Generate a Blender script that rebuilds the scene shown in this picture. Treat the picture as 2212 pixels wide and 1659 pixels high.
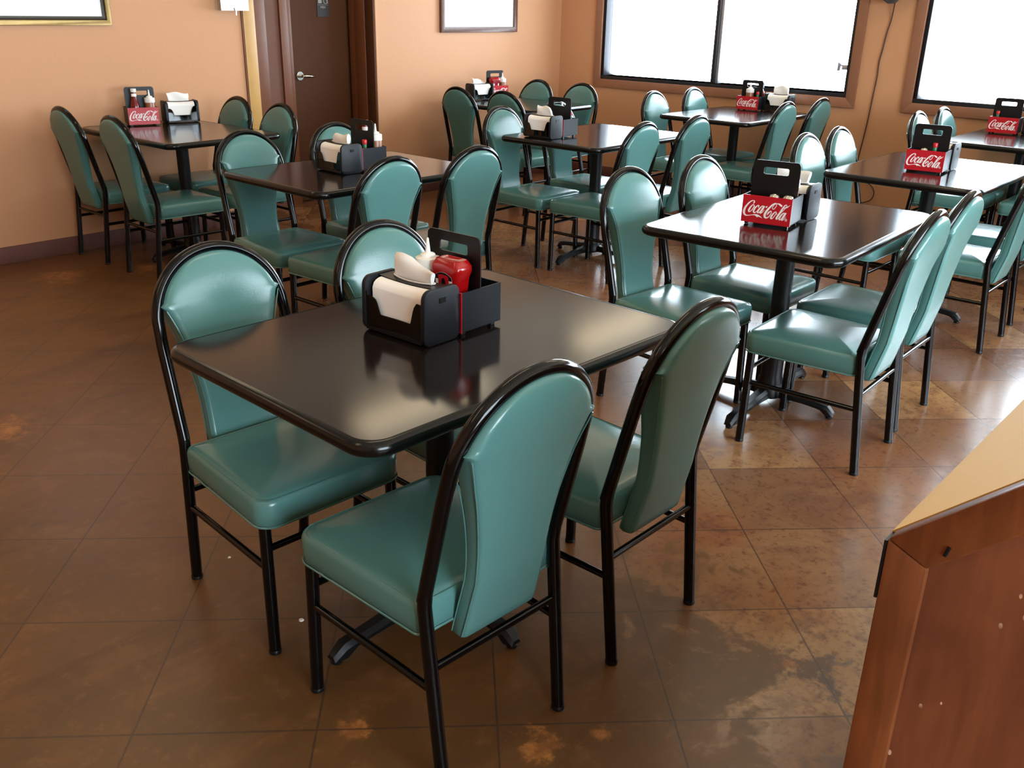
import bpy, bmesh, math, random
from mathutils import Vector, Matrix
PI = math.pi
for o in list(bpy.data.objects): bpy.data.objects.remove(o, do_unlink=True)
SC = bpy.context.scene
COL = SC.collection
random.seed(7)

# ------------------------------------------------------------------ camera
F_PX, PITCH, ROLL, YAW, CAM_H = 2004.48, math.radians(22.142), math.radians(1.174), math.radians(48.744), 1.486
cy, sy, cp, sp = math.cos(YAW), math.sin(YAW), math.cos(PITCH), math.sin(PITCH)
fwd = Vector((sy * cp, cy * cp, -sp)); rgt = Vector((cy, -sy, 0)); upv = rgt.cross(fwd)
r2 = math.cos(ROLL) * rgt + math.sin(ROLL) * upv
u2 = -math.sin(ROLL) * rgt + math.cos(ROLL) * upv
cam_d = bpy.data.cameras.new('camera'); cam = bpy.data.objects.new('camera', cam_d); COL.objects.link(cam)
cam.matrix_world = Matrix(((r2.x, u2.x, -fwd.x, 0), (r2.y, u2.y, -fwd.y, 0), (r2.z, u2.z, -fwd.z, CAM_H), (0, 0, 0, 1)))
cam_d.sensor_fit = 'HORIZONTAL'; cam_d.sensor_width = 36.0; cam_d.lens = F_PX / 2212 * 36.0
cam_d.clip_start = 0.02
SC.camera = cam

# ------------------------------------------------------------------ exposure, sky
SC.view_settings.view_transform = 'Standard'; SC.view_settings.look = 'None'
SC.view_settings.gamma = 1.0; SC.view_settings.use_curve_mapping = False
SC.view_settings.exposure = 0.0
SC.cycles.use_denoising = True
SC.cycles.max_bounces = 10; SC.cycles.diffuse_bounces = 5; SC.cycles.glossy_bounces = 5
SC.cycles.transparent_max_bounces = 12
SC.cycles.sample_clamp_indirect = 6.0
SC.cycles.caustics_reflective = False; SC.cycles.caustics_refractive = False
SKY = 22.0           # overcast daylight outside the windows
LAMP = 6.2           # warm ceiling troffers
world = bpy.data.worlds.new('overcast_sky'); SC.world = world; world.use_nodes = True
bg = world.node_tree.nodes['Background']; bg.inputs[0].default_value = (0.80, 0.92, 1.0, 1); bg.inputs[1].default_value = SKY

# room dimensions
XW, YB, ZC = 7.26, 5.85, 2.6          # window wall, back wall, ceiling
XS, YS = -2.5, -2.5                   # wall behind on the left, wall behind the camera
W1 = (3.014, 5.36, 0.885, 2.06)       # window openings on the window wall: y0 y1 z0 z1
W2 = (-1.20, 2.516, 0.885, 2.06)
W3 = (-1.0, 5.2, 0.55, 2.22)          # unseen window added behind the camera for cool light on chair backs: x0 x1 z0 z1

def portal(name, loc, rot, sx, sy_):
    d = bpy.data.lights.new(name, 'AREA'); d.shape = 'RECTANGLE'; d.size = sx; d.size_y = sy_
    d.cycles.is_portal = True
    o = bpy.data.objects.new(name, d); o.location = loc; o.rotation_euler = rot; COL.objects.link(o)
for nm, w in (('window_portal', W1), ('window_portal', W2)):
    portal(nm, (XW + 0.13, (w[0] + w[1]) / 2, (w[2] + w[3]) / 2), (0, PI / 2, 0), w[3] - w[2], w[1] - w[0])
portal('window_portal', ((W3[0] + W3[1]) / 2, YS - 0.13, (W3[2] + W3[3]) / 2), (PI / 2, 0, 0), W3[1] - W3[0], W3[3] - W3[2])

# ------------------------------------------------------------------ materials
def lin(c):
    return tuple(((v / 255) / 12.92 if v <= 10 else (((v / 255) + 0.055) / 1.055) ** 2.4) for v in c) + (1,)

class NT:
    def __init__(s, name):
        s.m = bpy.data.materials.new(name); s.m.use_nodes = True
        s.t = s.m.node_tree; s.n = s.t.nodes; s.b = s.n['Principled BSDF']; s.out = s.n['Material Output']
    def node(s, typ, **kw):
        n = s.n.new(typ)
        for k, v in kw.items(): setattr(n, k, v)
        return n
    def link(s, a, b): s.t.links.new(a, b)
    def val(s, inp, v):
        if hasattr(v, 'links') or isinstance(v, bpy.types.NodeSocket): s.link(v, inp)
        else: inp.default_value = v
    def math(s, op, a, b=None, c=None, clamp=False):
        n = s.node('ShaderNodeMath', operation=op); n.use_clamp = clamp
        s.val(n.inputs[0], a)
        if b is not None: s.val(n.inputs[1], b)
        if c is not None: s.val(n.inputs[2], c)
        return n.outputs[0]
    def mix(s, fac, a, b, blend='MIX'):
        n = s.node('ShaderNodeMix', data_type='RGBA', blend_type=blend)
        s.val(n.inputs[0], fac); s.val(n.inputs[6], a); s.val(n.inputs[7], b)
        return n.outputs[2]
    def coords(s, kind='Object'):
        return s.node('ShaderNodeTexCoord').outputs[kind]
    def noise(s, vec, scale, detail=4, rough=0.55, dist=0.0, out=0):
        n = s.node('ShaderNodeTexNoise'); s.link(vec, n.inputs['Vector'])
        n.inputs['Scale'].default_value = scale; n.inputs['Detail'].default_value = detail
        n.inputs['Roughness'].default_value = rough; n.inputs['Distortion'].default_value = dist
        return n.outputs[out]
    def mapping(s, vec, scale=(1, 1, 1), rot=(0, 0, 0), loc=(0, 0, 0)):
        n = s.node('ShaderNodeMapping'); s.link(vec, n.inputs[0])
        n.inputs['Scale'].default_value = scale; n.inputs['Rotation'].default_value = rot; n.inputs['Location'].default_value = loc
        return n.outputs[0]
    def sstep(s, v, a, b):
        n = s.node('ShaderNodeMapRange', interpolation_type='SMOOTHSTEP'); s.val(n.inputs[0], v)
        n.inputs[1].default_value = a; n.inputs[2].default_value = b
        return n.outputs[0]
    def bump(s, h, strength, dist):
        n = s.node('ShaderNodeBump'); n.inputs['Strength'].default_value = strength; n.inputs['Distance'].default_value = dist
        s.link(h, n.inputs['Height']); s.link(n.outputs[0], s.b.inputs['Normal'])

def plain(name, rgb, rough=0.5, metal=0.0, spec=0.5, var=0.06, nscale=14, bump=0.0, bscale=120, coat=0.0):
    t = NT(name); v = t.coords()
    f = t.noise(v, nscale, 3)
    c = lin(rgb); d = tuple(x * (1 - 2 * var) for x in c[:3]) + (1,); e = tuple(min(1, x * (1 + 2 * var)) for x in c[:3]) + (1,)
    t.link(t.mix(f, d, e), t.b.inputs['Base Color'])
    t.b.inputs['Roughness'].default_value = rough; t.b.inputs['Metallic'].default_value = metal
    t.b.inputs['Specular IOR Level'].default_value = spec; t.b.inputs['Coat Weight'].default_value = coat
    t.b.inputs['Coat Roughness'].default_value = 0.08
    if bump: t.bump(t.noise(v, bscale, 2), bump, 0.002)
    return t.m

M = {}
M['vinyl'] = plain('teal_vinyl', (82, 127, 123), 0.23, var=0.04, nscale=5, bump=0.10, bscale=260)
M['black_enamel'] = plain('black_enamel', (5, 5, 6), 0.12, spec=0.34, var=0.1)
M['table_top'] = plain('dark_laminate', (26, 21, 20), 0.13, spec=0.55, var=0.12, nscale=30)
M['table_edge'] = plain('black_edge_vinyl', (9, 9, 9), 0.2, spec=0.36, var=0.1)
M['cast_iron'] = plain('black_cast_iron', (13, 13, 14), 0.42, spec=0.35, var=0.15, bump=0.2, bscale=90)
M['black_plastic'] = plain('black_plastic', (13, 13, 15), 0.38, spec=0.35, var=0.1)
M['slate_plastic'] = plain('slate_plastic', (13, 17, 25), 0.45, spec=0.38, var=0.1)
M['red_panel'] = plain('red_panel', (186, 24, 38), 0.3, var=0.02)
M['white_ink'] = plain('white_ink', (248, 238, 236), 0.45, var=0.01)
M['paper'] = plain('white_paper', (252, 250, 246), 0.8, spec=0.2, var=0.01)
M['white_plastic'] = plain('white_plastic', (240, 238, 232), 0.35, var=0.01)
M['ketchup'] = plain('red_squeeze_plastic', (160, 10, 14), 0.18, var=0.04, coat=0.3)
M['sauce'] = plain('brown_sauce_bottle', (140, 84, 48), 0.3, var=0.1)
M['dark_sauce'] = plain('dark_red_bottle', (110, 12, 14), 0.15, var=0.1)
M['hot_sauce'] = plain('orange_sauce_glass', (150, 50, 24), 0.15, var=0.1)
M['green_label'] = plain('green_band', (24, 110, 74), 0.4, var=0.02)
M['cap_red'] = plain('red_cap', (200, 30, 34), 0.35, var=0.02)
M['chrome'] = plain('chrome', (205, 200, 190), 0.18, metal=1.0, var=0.02)
M['glass_jar'] = plain('shaker_glass', (150, 150, 145), 0.1, var=0.05)
M['wood_trim'] = plain('stained_trim', (148, 100, 74), 0.42)
M['pale_wood'] = plain('pale_varnished_wood', (196, 150, 84), 0.35)
M['door_wood'] = plain('dark_door', (80, 47, 25), 0.55, spec=0.2)
M['jamb_wood'] = plain('jamb_wood', (112, 64, 36), 0.4)
M['recess_shade_brown'] = plain('recess_shade_brown', (104, 62, 42), 0.6)  # brown paint with the shade of the unlit recess darkened into it
M['baseboard'] = plain('brown_baseboard', (104, 66, 58), 0.5)
M['ceiling'] = plain('ceiling_paint', (228, 212, 186), 0.9, bump=0.2, bscale=60)
M['alu_dark'] = plain('dark_aluminium', (52, 50, 54), 0.35, metal=0.4)
M['alu_light'] = plain('pale_aluminium', (190, 192, 200), 0.3, metal=0.6)
M['gold'] = plain('gold_frame', (146, 118, 66), 0.35, metal=0.5, var=0.12, nscale=20)
M['dark_lip'] = plain('dark_frame_lip', (52, 44, 28), 0.35)
M['carved'] = plain('brown_carved_frame', (96, 62, 48), 0.4, var=0.25, nscale=40, bump=0.5, bscale=45)
M['print_glare'] = plain('glare_white_print', (250, 247, 248), 0.25, spec=0.6, var=0.003)  # white base colour stands in for reflections blown out on the glazing
M['sign'] = plain('dark_sign_plastic', (44, 38, 38), 0.4)
M['sign_ink'] = plain('pale_sign_ink', (176, 168, 152), 0.5, var=0.02)
M['speaker'] = plain('dark_grey_speaker', (62, 58, 60), 0.55, bump=0.3, bscale=300)
M['cord'] = plain('brown_cord', (72, 44, 34), 0.5)
M['scrap'] = plain('white_scrap', (225, 220, 210), 0.8)
M['laminate_yellow'] = plain('yellow_laminate', (214, 172, 98), 0.6, spec=0.15, var=0.02, nscale=60)
M['cover_plate'] = plain('ivory_plate', (226, 212, 180), 0.4)

def wood(name, rgb1, rgb2, rough, stretch, spots=False):
    t = NT(name); v = t.coords()
    g = t.noise(t.mapping(v, scale=stretch), 6.0, 8, 0.62, 0.4)
    c = t.mix(t.sstep(g, 0.3, 0.7), lin(rgb1), lin(rgb2))
    b = t.noise(v, 4.5, 4)
    c = t.mix(t.math('MULTIPLY', t.sstep(b, 0.45, 0.72), 0.45), c, tuple(x * 0.45 for x in lin(rgb1)[:3]) + (1,))
    if spots:
        vo = t.node('ShaderNodeTexVoronoi'); t.link(t.mapping(v, scale=(1, 1, 0.55)), vo.inputs['Vector']); vo.inputs['Scale'].default_value = 42
        s = t.math('LESS_THAN', vo.outputs['Distance'], 0.11)
        s = t.math('MULTIPLY', s, t.sstep(t.noise(v, 9, 2), 0.5, 0.62))
        c = t.mix(s, c, lin((205, 170, 140)))
    t.link(c, t.b.inputs['Base Color']); t.b.inputs['Roughness'].default_value = rough
    t.bump(g, 0.06, 0.002)
    return t.m
M['counter_wood'] = wood('red_brown_wood', (96, 49, 24), (124, 68, 36), 0.3, (5, 5, 0.6))
M['counter_panel'] = wood('worn_brown_panel', (104, 56, 34), (128, 72, 44), 0.42, (4, 4, 0.5), spots=True)

def wall_mat(name, rgb):
    t = NT(name); v = t.coords()
    a = t.noise(v, 1.3, 4); b = t.noise(v, 70, 3, 0.6); c_ = t.noise(v, 9, 4)
    c = lin(rgb); d = tuple(x * 0.93 for x in c[:3]) + (1,)
    t.link(t.mix(a, d, c), t.b.inputs['Base Color'])
    t.b.inputs['Roughness'].default_value = 0.55; t.b.inputs['Specular IOR Level'].default_value = 0.3
    h = t.math('ADD', t.math('MULTIPLY', b, 0.5), t.math('MULTIPLY', c_, 0.5))
    t.bump(h, 0.35, 0.004)
    return t.m
M['wall'] = wall_mat('tan_orange_wall', (206, 152, 112))

def floor_mat():
    t = NT('stained_scored_concrete'); v = t.coords()
    sep = t.node('ShaderNodeSeparateXYZ'); t.link(v, sep.inputs[0]); x, y = sep.outputs[0], sep.outputs[1]
    r = 0.70710678
    s1 = t.math('DIVIDE', t.math('MULTIPLY', t.math('ADD', x, y), r), 0.407)
    s2 = t.math('DIVIDE', t.math('ADD', t.math('MULTIPLY', t.math('SUBTRACT', y, x), r), 0.885), 0.398)
    def line(s):
        f = t.math('ABSOLUTE', t.math('SUBTRACT', t.math('FRACT', t.math('ADD', s, 0.5)), 0.5))
        return f
    wob = t.math('MULTIPLY', t.math('SUBTRACT', t.noise(v, 30, 3), 0.5), 0.006)
    d = t.math('ADD', t.math('MINIMUM', line(s1), line(s2)), wob)
    groove = t.math('SUBTRACT', 1.0, t.sstep(d, 0.003, 0.009))
    comb = t.node('ShaderNodeCombineXYZ'); t.link(t.math('FLOOR', s1), comb.inputs[0]); t.link(t.math('FLOOR', s2), comb.inputs[1])
    wn = t.node('ShaderNodeTexWhiteNoise', noise_dimensions='3D'); t.link(comb.outputs[0], wn.inputs['Vector'])
    tile = wn.outputs['Value']
    big = t.noise(v, 1.1, 6, 0.62, 0.3); med = t.noise(v, 4.2, 7, 0.66, 0.5); fine = t.noise(v, 22, 6, 0.7); speck = t.noise(v, 62, 2, 0.5)
    # wear grows towards the window side of the room
    grad = t.math('SUBTRACT', t.math('SUBTRACT', x, t.math('MULTIPLY', y, 0.45)), 1.42)
    m = t.math('ADD', grad, t.math('MULTIPLY', t.math('SUBTRACT', med, 0.5), 2.6))
    m = t.math('ADD', m, t.math('MULTIPLY', t.math('SUBTRACT', fine, 0.5), 0.7))
    worn = t.sstep(m, -0.05, 0.16)
    # stains with their own shapes
    def blob(cx, cy_, rad, amp=1.0):
        dx = t.math('SUBTRACT', x, cx); dy = t.math('SUBTRACT', y, cy_)
        q = t.math('SQRT', t.math('ADD', t.math('MULTIPLY', dx, dx), t.math('MULTIPLY', dy, dy)))
        q = t.math('ADD', q, t.math('MULTIPLY', t.math('SUBTRACT', t.noise(v, 14, 8, 0.72), 0.5), rad * 4.5))
        return t.math('MULTIPLY', t.math('SUBTRACT', 1.0, t.sstep(q, rad * 0.35, rad * 1.05)), amp)
    bl = None
    for b in ((1.06, 3.47, 0.13), (1.23, 0.98, 0.055), (1.35, 0.895, 0.03), (1.0, 1.31, 0.04), (2.15, 5.35, 0.16, 0.8), (2.62, 5.2, 0.13, 0.8), (1.95, 3.5, 0.07, 0.6), (2.2, 3.75, 0.08, 0.5), (1.86, 0.70, 0.03, 0.9)):
        q = blob(*b); bl = q if bl is None else t.math('MAXIMUM', bl, q)
    seal = t.mix(t.sstep(big, 0.35, 0.65), lin((92, 62, 33)), lin((106, 68, 34)))
    seal = t.mix(t.math('MULTIPLY', t.sstep(med, 0.48, 0.70), 0.6), seal, lin((122, 80, 44)))
    streak = t.noise(t.mapping(v, scale=(0.7, 1.6, 1), rot=(0, 0, 0.6)), 2.2, 7, 0.7, 0.6)
    seal = t.mix(t.math('MULTIPLY', t.sstep(streak, 0.5, 0.68), 0.55), seal, lin((72, 46, 28)))
    seal = t.mix(t.math('MULTIPLY', t.sstep(t.noise(v, 16, 6, 0.75), 0.52, 0.7), 0.3), seal, lin((140, 96, 58)))
    tan = t.mix(tile, lin((162, 122, 82)), lin((100, 66, 48)))
    tan = t.mix(t.sstep(big, 0.42, 0.62), tan, lin((128, 82, 52)))
    dark = t.math('MULTIPLY', t.sstep(t.math('ADD', t.math('MULTIPLY', fine, 0.6), t.math('MULTIPLY', med, 0.4)), 0.48, 0.62), 0.62)
    tan = t.mix(dark, tan, lin((110, 70, 48)))
    tan = t.mix(t.math('MULTIPLY', t.math('MULTIPLY', t.sstep(speck, 0.52, 0.60), t.sstep(fine, 0.42, 0.6)), 0.45), tan, lin((74, 46, 34)))
    cloud = t.math('MULTIPLY', t.sstep(t.noise(v, 2.6, 7, 0.68, 0.8), 0.5, 0.66), 0.5)
    tan = t.mix(cloud, tan, lin((92, 60, 46)))
    c = t.mix(worn, seal, tan)
    c = t.mix(bl, c, t.mix(t.sstep(fine, 0.35, 0.6), lin((166, 108, 54)), lin((128, 80, 42))))
    c = t.mix(t.math('MULTIPLY', groove, 0.7), c, lin((58, 42, 36)))
    t.link(c, t.b.inputs['Base Color'])
    t.link(t.math('ADD', t.math('SUBTRACT', 0.24, t.math('MULTIPLY', worn, 0.13)), t.math('MULTIPLY', fine, 0.2)), t.b.inputs['Roughness'])
    t.b.inputs['Specular IOR Level'].default_value = 0.4
    h = t.math('SUBTRACT', t.math('MULTIPLY', med, 0.25), t.math('MULTIPLY', groove, 0.12))
    t.bump(h, 0.25, 0.003)
    return t.m
M['floor'] = floor_mat()

def glass_mat(name, tint, mixf):
    t = NT(name); tr = t.node('ShaderNodeBsdfTransparent'); tr.inputs[0].default_value = tint
    gl = t.node('ShaderNodeBsdfGlossy'); gl.inputs['Roughness'].default_value = 0.03
    lw = t.node('ShaderNodeLayerWeight'); lw.inputs[0].default_value = 0.35
    f = t.math('ADD', t.math('MULTIPLY', lw.outputs['Fresnel'], 0.6), mixf, clamp=True)
    mx = t.node('ShaderNodeMixShader'); t.link(f, mx.inputs[0]); t.link(tr.outputs[0], mx.inputs[1]); t.link(gl.outputs[0], mx.inputs[2])
    t.link(mx.outputs[0], t.out.inputs['Surface'])
    return t.m
M['pane'] = glass_mat('window_glass', (0.97, 0.985, 1, 1), 0.0)
M['acrylic'] = glass_mat('clear_acrylic', (0.92, 0.92, 0.9, 1), 0.12)
M['smoke'] = glass_mat('smoked_plastic', (0.07, 0.06, 0.06, 1), 0.03)

def emit_mat():
    t = NT('warm_diffuser'); e = t.node('ShaderNodeEmission'); e.inputs[0].default_value = (1.0, 0.80, 0.52, 1); e.inputs[1].default_value = LAMP
    t.link(e.outputs[0], t.out.inputs['Surface']); return t.m
M['diffuser'] = emit_mat()

# ------------------------------------------------------------------ mesh helpers
class MB:
    def __init__(s): s.v = []; s.f = []
    def add(s, verts, faces):
        k = len(s.v); s.v += [tuple(p) for p in verts]; s.f += [tuple(i + k for i in f) for f in faces]
        return s
    def box(s, x0, x1, y0, y1, z0, z1):
        v = [(x0, y0, z0), (x1, y0, z0), (x1, y1, z0), (x0, y1, z0), (x0, y0, z1), (x1, y0, z1), (x1, y1, z1), (x0, y1, z1)]
        return s.add(v, [(0, 3, 2, 1), (4, 5, 6, 7), (0, 1, 5, 4), (1, 2, 6, 5), (2, 3, 7, 6), (3, 0, 4, 7)])
    def loft(s, rings, close=True, cap0=True, cap1=True):
        n = len(rings[0]); v = [p for r in rings for p in r]; f = []
        for i in range(len(rings) - 1):
            for j in range(n if close else n - 1):
                a = i * n + j; b = i * n + (j + 1) % n
                f.append((a, b, b + n, a + n))
        if cap0: f.append(tuple(range(n - 1, -1, -1)))
        if cap1: f.append(tuple((len(rings) - 1) * n + j for j in range(n)))
        return s.add(v, f)
    def tube(s, path, r, seg=10, caps=True):
        P = [Vector(p) for p in path]; rings = []; prev = None
        for i, p in enumerate(P):
            t = (P[min(i + 1, len(P) - 1)] - P[max(i - 1, 0)]).normalized()
            if prev is None:
                a = Vector((0, 0, 1)) if abs(t.z) < 0.9 else Vector((1, 0, 0))
                n = t.cross(a).normalized()
            else:
                n = (prev - t * prev.dot(t)).normalized()
            prev = n; b = t.cross(n)
            rr = r[i] if isinstance(r, (list, tuple)) else r
            rings.append([p + rr * (math.cos(q) * n + math.sin(q) * b) for q in (2 * PI * k / seg for k in range(seg))])
        return s.loft(rings, cap0=caps, cap1=caps)
    def lathe(s, prof, c=(0, 0, 0), seg=20):
        rings = [[(c[0] + r * math.cos(2 * PI * k / seg), c[1] + r * math.sin(2 * PI * k / seg), c[2] + z) for k in range(seg)] for r, z in prof]
        return s.loft(rings)
    def obj(s, name, mat, parent=None, smooth=True, angle=40, bevel=0.0, bseg=2):
        me = bpy.data.meshes.new(name); me.from_pydata(s.v, [], s.f)
        bm = bmesh.new(); bm.from_mesh(me)
        if bevel:
            bmesh.ops.remove_doubles(bm, verts=bm.verts, dist=1e-5)
            ed = [e for e in bm.edges if len(e.link_faces) == 2 and e.calc_face_angle(0) > 0.6]
            bmesh.ops.bevel(bm, geom=ed, offset=bevel, segments=bseg, profile=0.5, affect='EDGES', clamp_overlap=True)
        bmesh.ops.recalc_face_normals(bm, faces=bm.faces)
        bm.to_mesh(me); bm.free()
        if smooth:
            me.polygons.foreach_set('use_smooth', [True] * len(me.polygons))
            try: me.set_sharp_from_angle(angle=math.radians(angle))
            except Exception: pass
        me.materials.append(M[mat] if isinstance(mat, str) else mat)
        o = bpy.data.objects.new(name, me); COL.objects.link(o)
        if parent: o.parent = parent
        return o

def empty(name, loc=(0, 0, 0), rz=0.0):
    o = bpy.data.objects.new(name, None); o.empty_display_size = 0.1; COL.objects.link(o)
    o.location = loc; o.rotation_euler = (0, 0, rz); return o
def tag(o, label, cat, group=None):
    o['label'] = label; o['category'] = cat
    if group: o['group'] = group
    return o
def struct(o):
    o['kind'] = 'structure'; return o
def kids(o): return [c for c in bpy.data.objects if c.parent == o]
def dup(o, parent=None):
    c = o.copy(); COL.objects.link(c)
    if parent: c.parent = parent
    for ch in kids(o): dup(ch, c)
    return c

def rrect(hx, hy, r, n=6, cx=0, cy_=0):
    pts = []
    for qx, qy, a0 in ((1, 1, 0), (-1, 1, PI / 2), (-1, -1, PI), (1, -1, 3 * PI / 2)):
        for k in range(n + 1):
            a = a0 + PI / 2 * k / n
            pts.append((cx + qx * (hx - r) + r * math.cos(a), cy_ + qy * (hy - r) + r * math.sin(a)))
    return pts

def prism(mb, pts, fn, t0, t1):
    """polygon pts (a,b) extruded between t0 and t1; fn(a,b,t) gives the 3D point"""
    return mb.loft([[fn(a, b, t0) for a, b in pts], [fn(a, b, t1) for a, b in pts]])

# ------------------------------------------------------------------ setting
struct(MB().box(XS - .2, XW + .3, YS - .2, 7.0, -0.1, 0.0).obj('floor', 'floor', smooth=False))
struct(MB().box(XS - .2, XW + .3, YS - .2, 7.0, ZC, ZC + 0.1).obj('ceiling', 'ceiling', smooth=False))

def wall_with_holes(name, axis, a0, a1, t0, t1, holes, mat='wall'):
    """axis 'x': wall runs along x (a), thickness in y; axis 'y': runs along y"""
    mb = MB(); cuts = sorted(holes); cur = a0
    def bx(p, q, z0, z1):
        if axis == 'x': mb.box(p, q, t0, t1, z0, z1)
        else: mb.box(t0, t1, p, q, z0, z1)
    for h0, h1, z0, z1 in cuts:
        bx(cur, h0, 0, ZC); bx(h0, h1, 0, z0); bx(h0, h1, z1, ZC); cur = h1
    bx(cur, a1, 0, ZC)
    return struct(mb.obj(name, mat, smooth=False))
wall_with_holes('wall_right', 'y', YS - .2, YB + .3, XW, XW + 0.22, [W1, W2])
wall_with_holes('wall_front', 'x', XS, XW, YS - 0.2, YS, [W3])
struct(MB().box(XS - .2, XS, YS - .2, 7.0, 0, ZC).obj('wall_west', 'wall', smooth=False))
struct(MB().box(XS, 3.905, YB, YB + 0.30, 0, ZC).obj('wall_left', 'wall', smooth=False))
struct(MB().box(4.993, XW, YB, YB + 0.30, 0, ZC).obj('wall_back', 'wall', smooth=False))
YD = 6.17
struct(MB().box(3.6, 4.34, YD, YD + .07, 0, ZC).box(5.42, 5.7, YD, YD + .07, 0, ZC).box(4.34, 5.42, YD, YD + .07, 2.12, ZC).box(3.3, 5.9, YD + .07, YD + .2, 0, ZC).box(3.3, 3.9, YB + .3, YD + .07, 0, ZC).box(5.7, 5.9, YB + .3, YD + .07, 0, ZC).obj('wall_recess', 'recess_shade_brown', smooth=False))

# pale corner trim at the end of the left wall, and the trim boards of the recess
mb = MB().box(3.822, 3.912, YB - 0.018, YB, 0, 2.15).obj('trim_1', 'pale_wood', bevel=0.003); struct(mb)
struct(MB().box(3.812, 3.8215, YB - 0.012, YB, 0, 2.15).obj('trim_2', 'jamb_wood'))
struct(MB().box(4.12, 4.215, YD - 0.02, YD, 0, 2.2).obj('trim_3', 'jamb_wood', bevel=0.003))
struct(MB().box(4.975, 4.993, YB + 0.0, YB + 0.10, 0, 2.2).obj('trim_4', 'door_wood', bevel=0.003))
struct(MB().box(4.972, 4.993, YB + 0.10, YB + 0.215, 0, 2.2).box(4.980, 4.993, YB + 0.215, YB + 0.30, 0, 2.2).obj('trim_5', 'jamb_wood', bevel=0.003))
struct(MB().box(4.994, 5.012, YB - 0.004, YB + 0.0, 0, 2.2).obj('trim_6', 'wall', bevel=0.002))

# door
d1 = struct(empty('door_1', (4.445, YD, 0)))
MB().box(0.003, 0.86, 0.012, 0.055, 0.008, 2.05).obj('door_panel', 'door_wood', d1, bevel=0.003)
MB().box(-0.105, -0.035, -0.022, 0.0, 0, 2.12).box(-0.035, 0.0, -0.012, 0.05, 0, 2.12).obj('door_casing', 'jamb_wood', d1, bevel=0.004)
MB().box(0.863, 0.975, -0.022, 0.03, 0, 2.12).box(0.0, 0.863, -0.022, 0.03, 2.055, 2.12).obj('door_casing', 'jamb_wood', d1, bevel=0.004)
h = MB()
h.tube([(0.055, 0.014, 0.962), (0.055, -0.006, 0.962)], 0.032, 24)
h.tube([(0.055, -0.006, 0.962), (0.055, -0.05, 0.962)], 0.011, 12)
h.tube([(0.050, -0.05, 0.962), (0.075, -0.055, 0.963), (0.12, -0.053, 0.960), (0.155, -0.048, 0.957)], [0.011, 0.012, 0.011, 0.008], 12)
h.obj('door_handle', 'chrome', d1)
# restroom sign on the door
sg = tag(empty('restroom_sign', (4.758, YD + 0.0114, 1.385)), 'small dark restroom sign with pale pictograms on the brown door', 'sign')
prism(MB(), rrect(0.056, 0.115, 0.008, 4, 0, 0.115), lambda a, b, t: (a, t, b), -0.006, 0.0).obj('sign_plate', 'sign', sg)
ic = MB(); Y0, Y1 = -0.0075, -0.006
for x0, x1 in ((-0.042, -0.027), (-0.024, -0.012)):
    ic.box(x0, x1, Y0, Y1, 0.095, 0.155)
ic.box(-0.044, -0.01, Y0, Y1, 0.15, 0.19)
ic.lathe([(0.009, 0), (0.009, 0.0015)], seg=16); k = len(ic.v) - 32
ic.v[k:] = [(-0.027 + p[0], Y0 + p[2], 0.203 + p[1]) for p in ic.v[k:]]
ring = [(0.026 + 0.019 * math.cos(a), -0.007, 0.112 + 0.019 * math.sin(a)) for a in (PI * 0.75 + 1.62 * PI * q / 24 for q in range(25))]
ic.tube(ring, 0.0022, 6)
ic.tube([(0.014, -0.007, 0.165), (0.016, -0.007, 0.125), (0.034, -0.007, 0.122), (0.043, -0.007, 0.096), (0.05, -0.007, 0.099)], 0.0028, 6)
ic.box(-0.05, 0.05, Y0, Y1, 0.083, 0.0845)
ic.obj('sign_pictogram', 'sign_ink', sg)
def text_mesh(name, body, size, mat, parent, mtx, ext=0.0006):
    cu = bpy.data.curves.new(name, 'FONT'); cu.body = body; cu.size = size; cu.extrude = ext; cu.align_x = 'CENTER'
    to = bpy.data.objects.new(name, cu); COL.objects.link(to)
    dg = bpy.context.evaluated_depsgraph_get(); me = bpy.data.meshes.new_from_object(to.evaluated_get(dg))
    bpy.data.objects.remove(to, do_unlink=True); me.transform(mtx); me.name = name
    me.materials.clear(); me.materials.append(M[mat]); o = bpy.data.objects.new(name, me); COL.objects.link(o); o.parent = parent; return o
text_mesh('sign_text', 'MEN', 0.022, 'sign_ink', sg, Matrix.Translation((0, -0.0068, 0.060)) @ Matrix.Rotation(PI / 2, 4, 'X'))

# baseboards
struct(MB().box(XS, 3.81, YB - 0.012, YB, 0, 0.10).obj('baseboard_left', 'baseboard', bevel=0.003))
struct(MB().box(5.012, XW, YB - 0.012, YB, 0, 0.10).obj('baseboard_back', 'baseboard', bevel=0.003))
struct(MB().box(XW - 0.012, XW, YS, YB - 0.012, 0, 0.10).obj('baseboard_right', 'baseboard', bevel=0.003))

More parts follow.
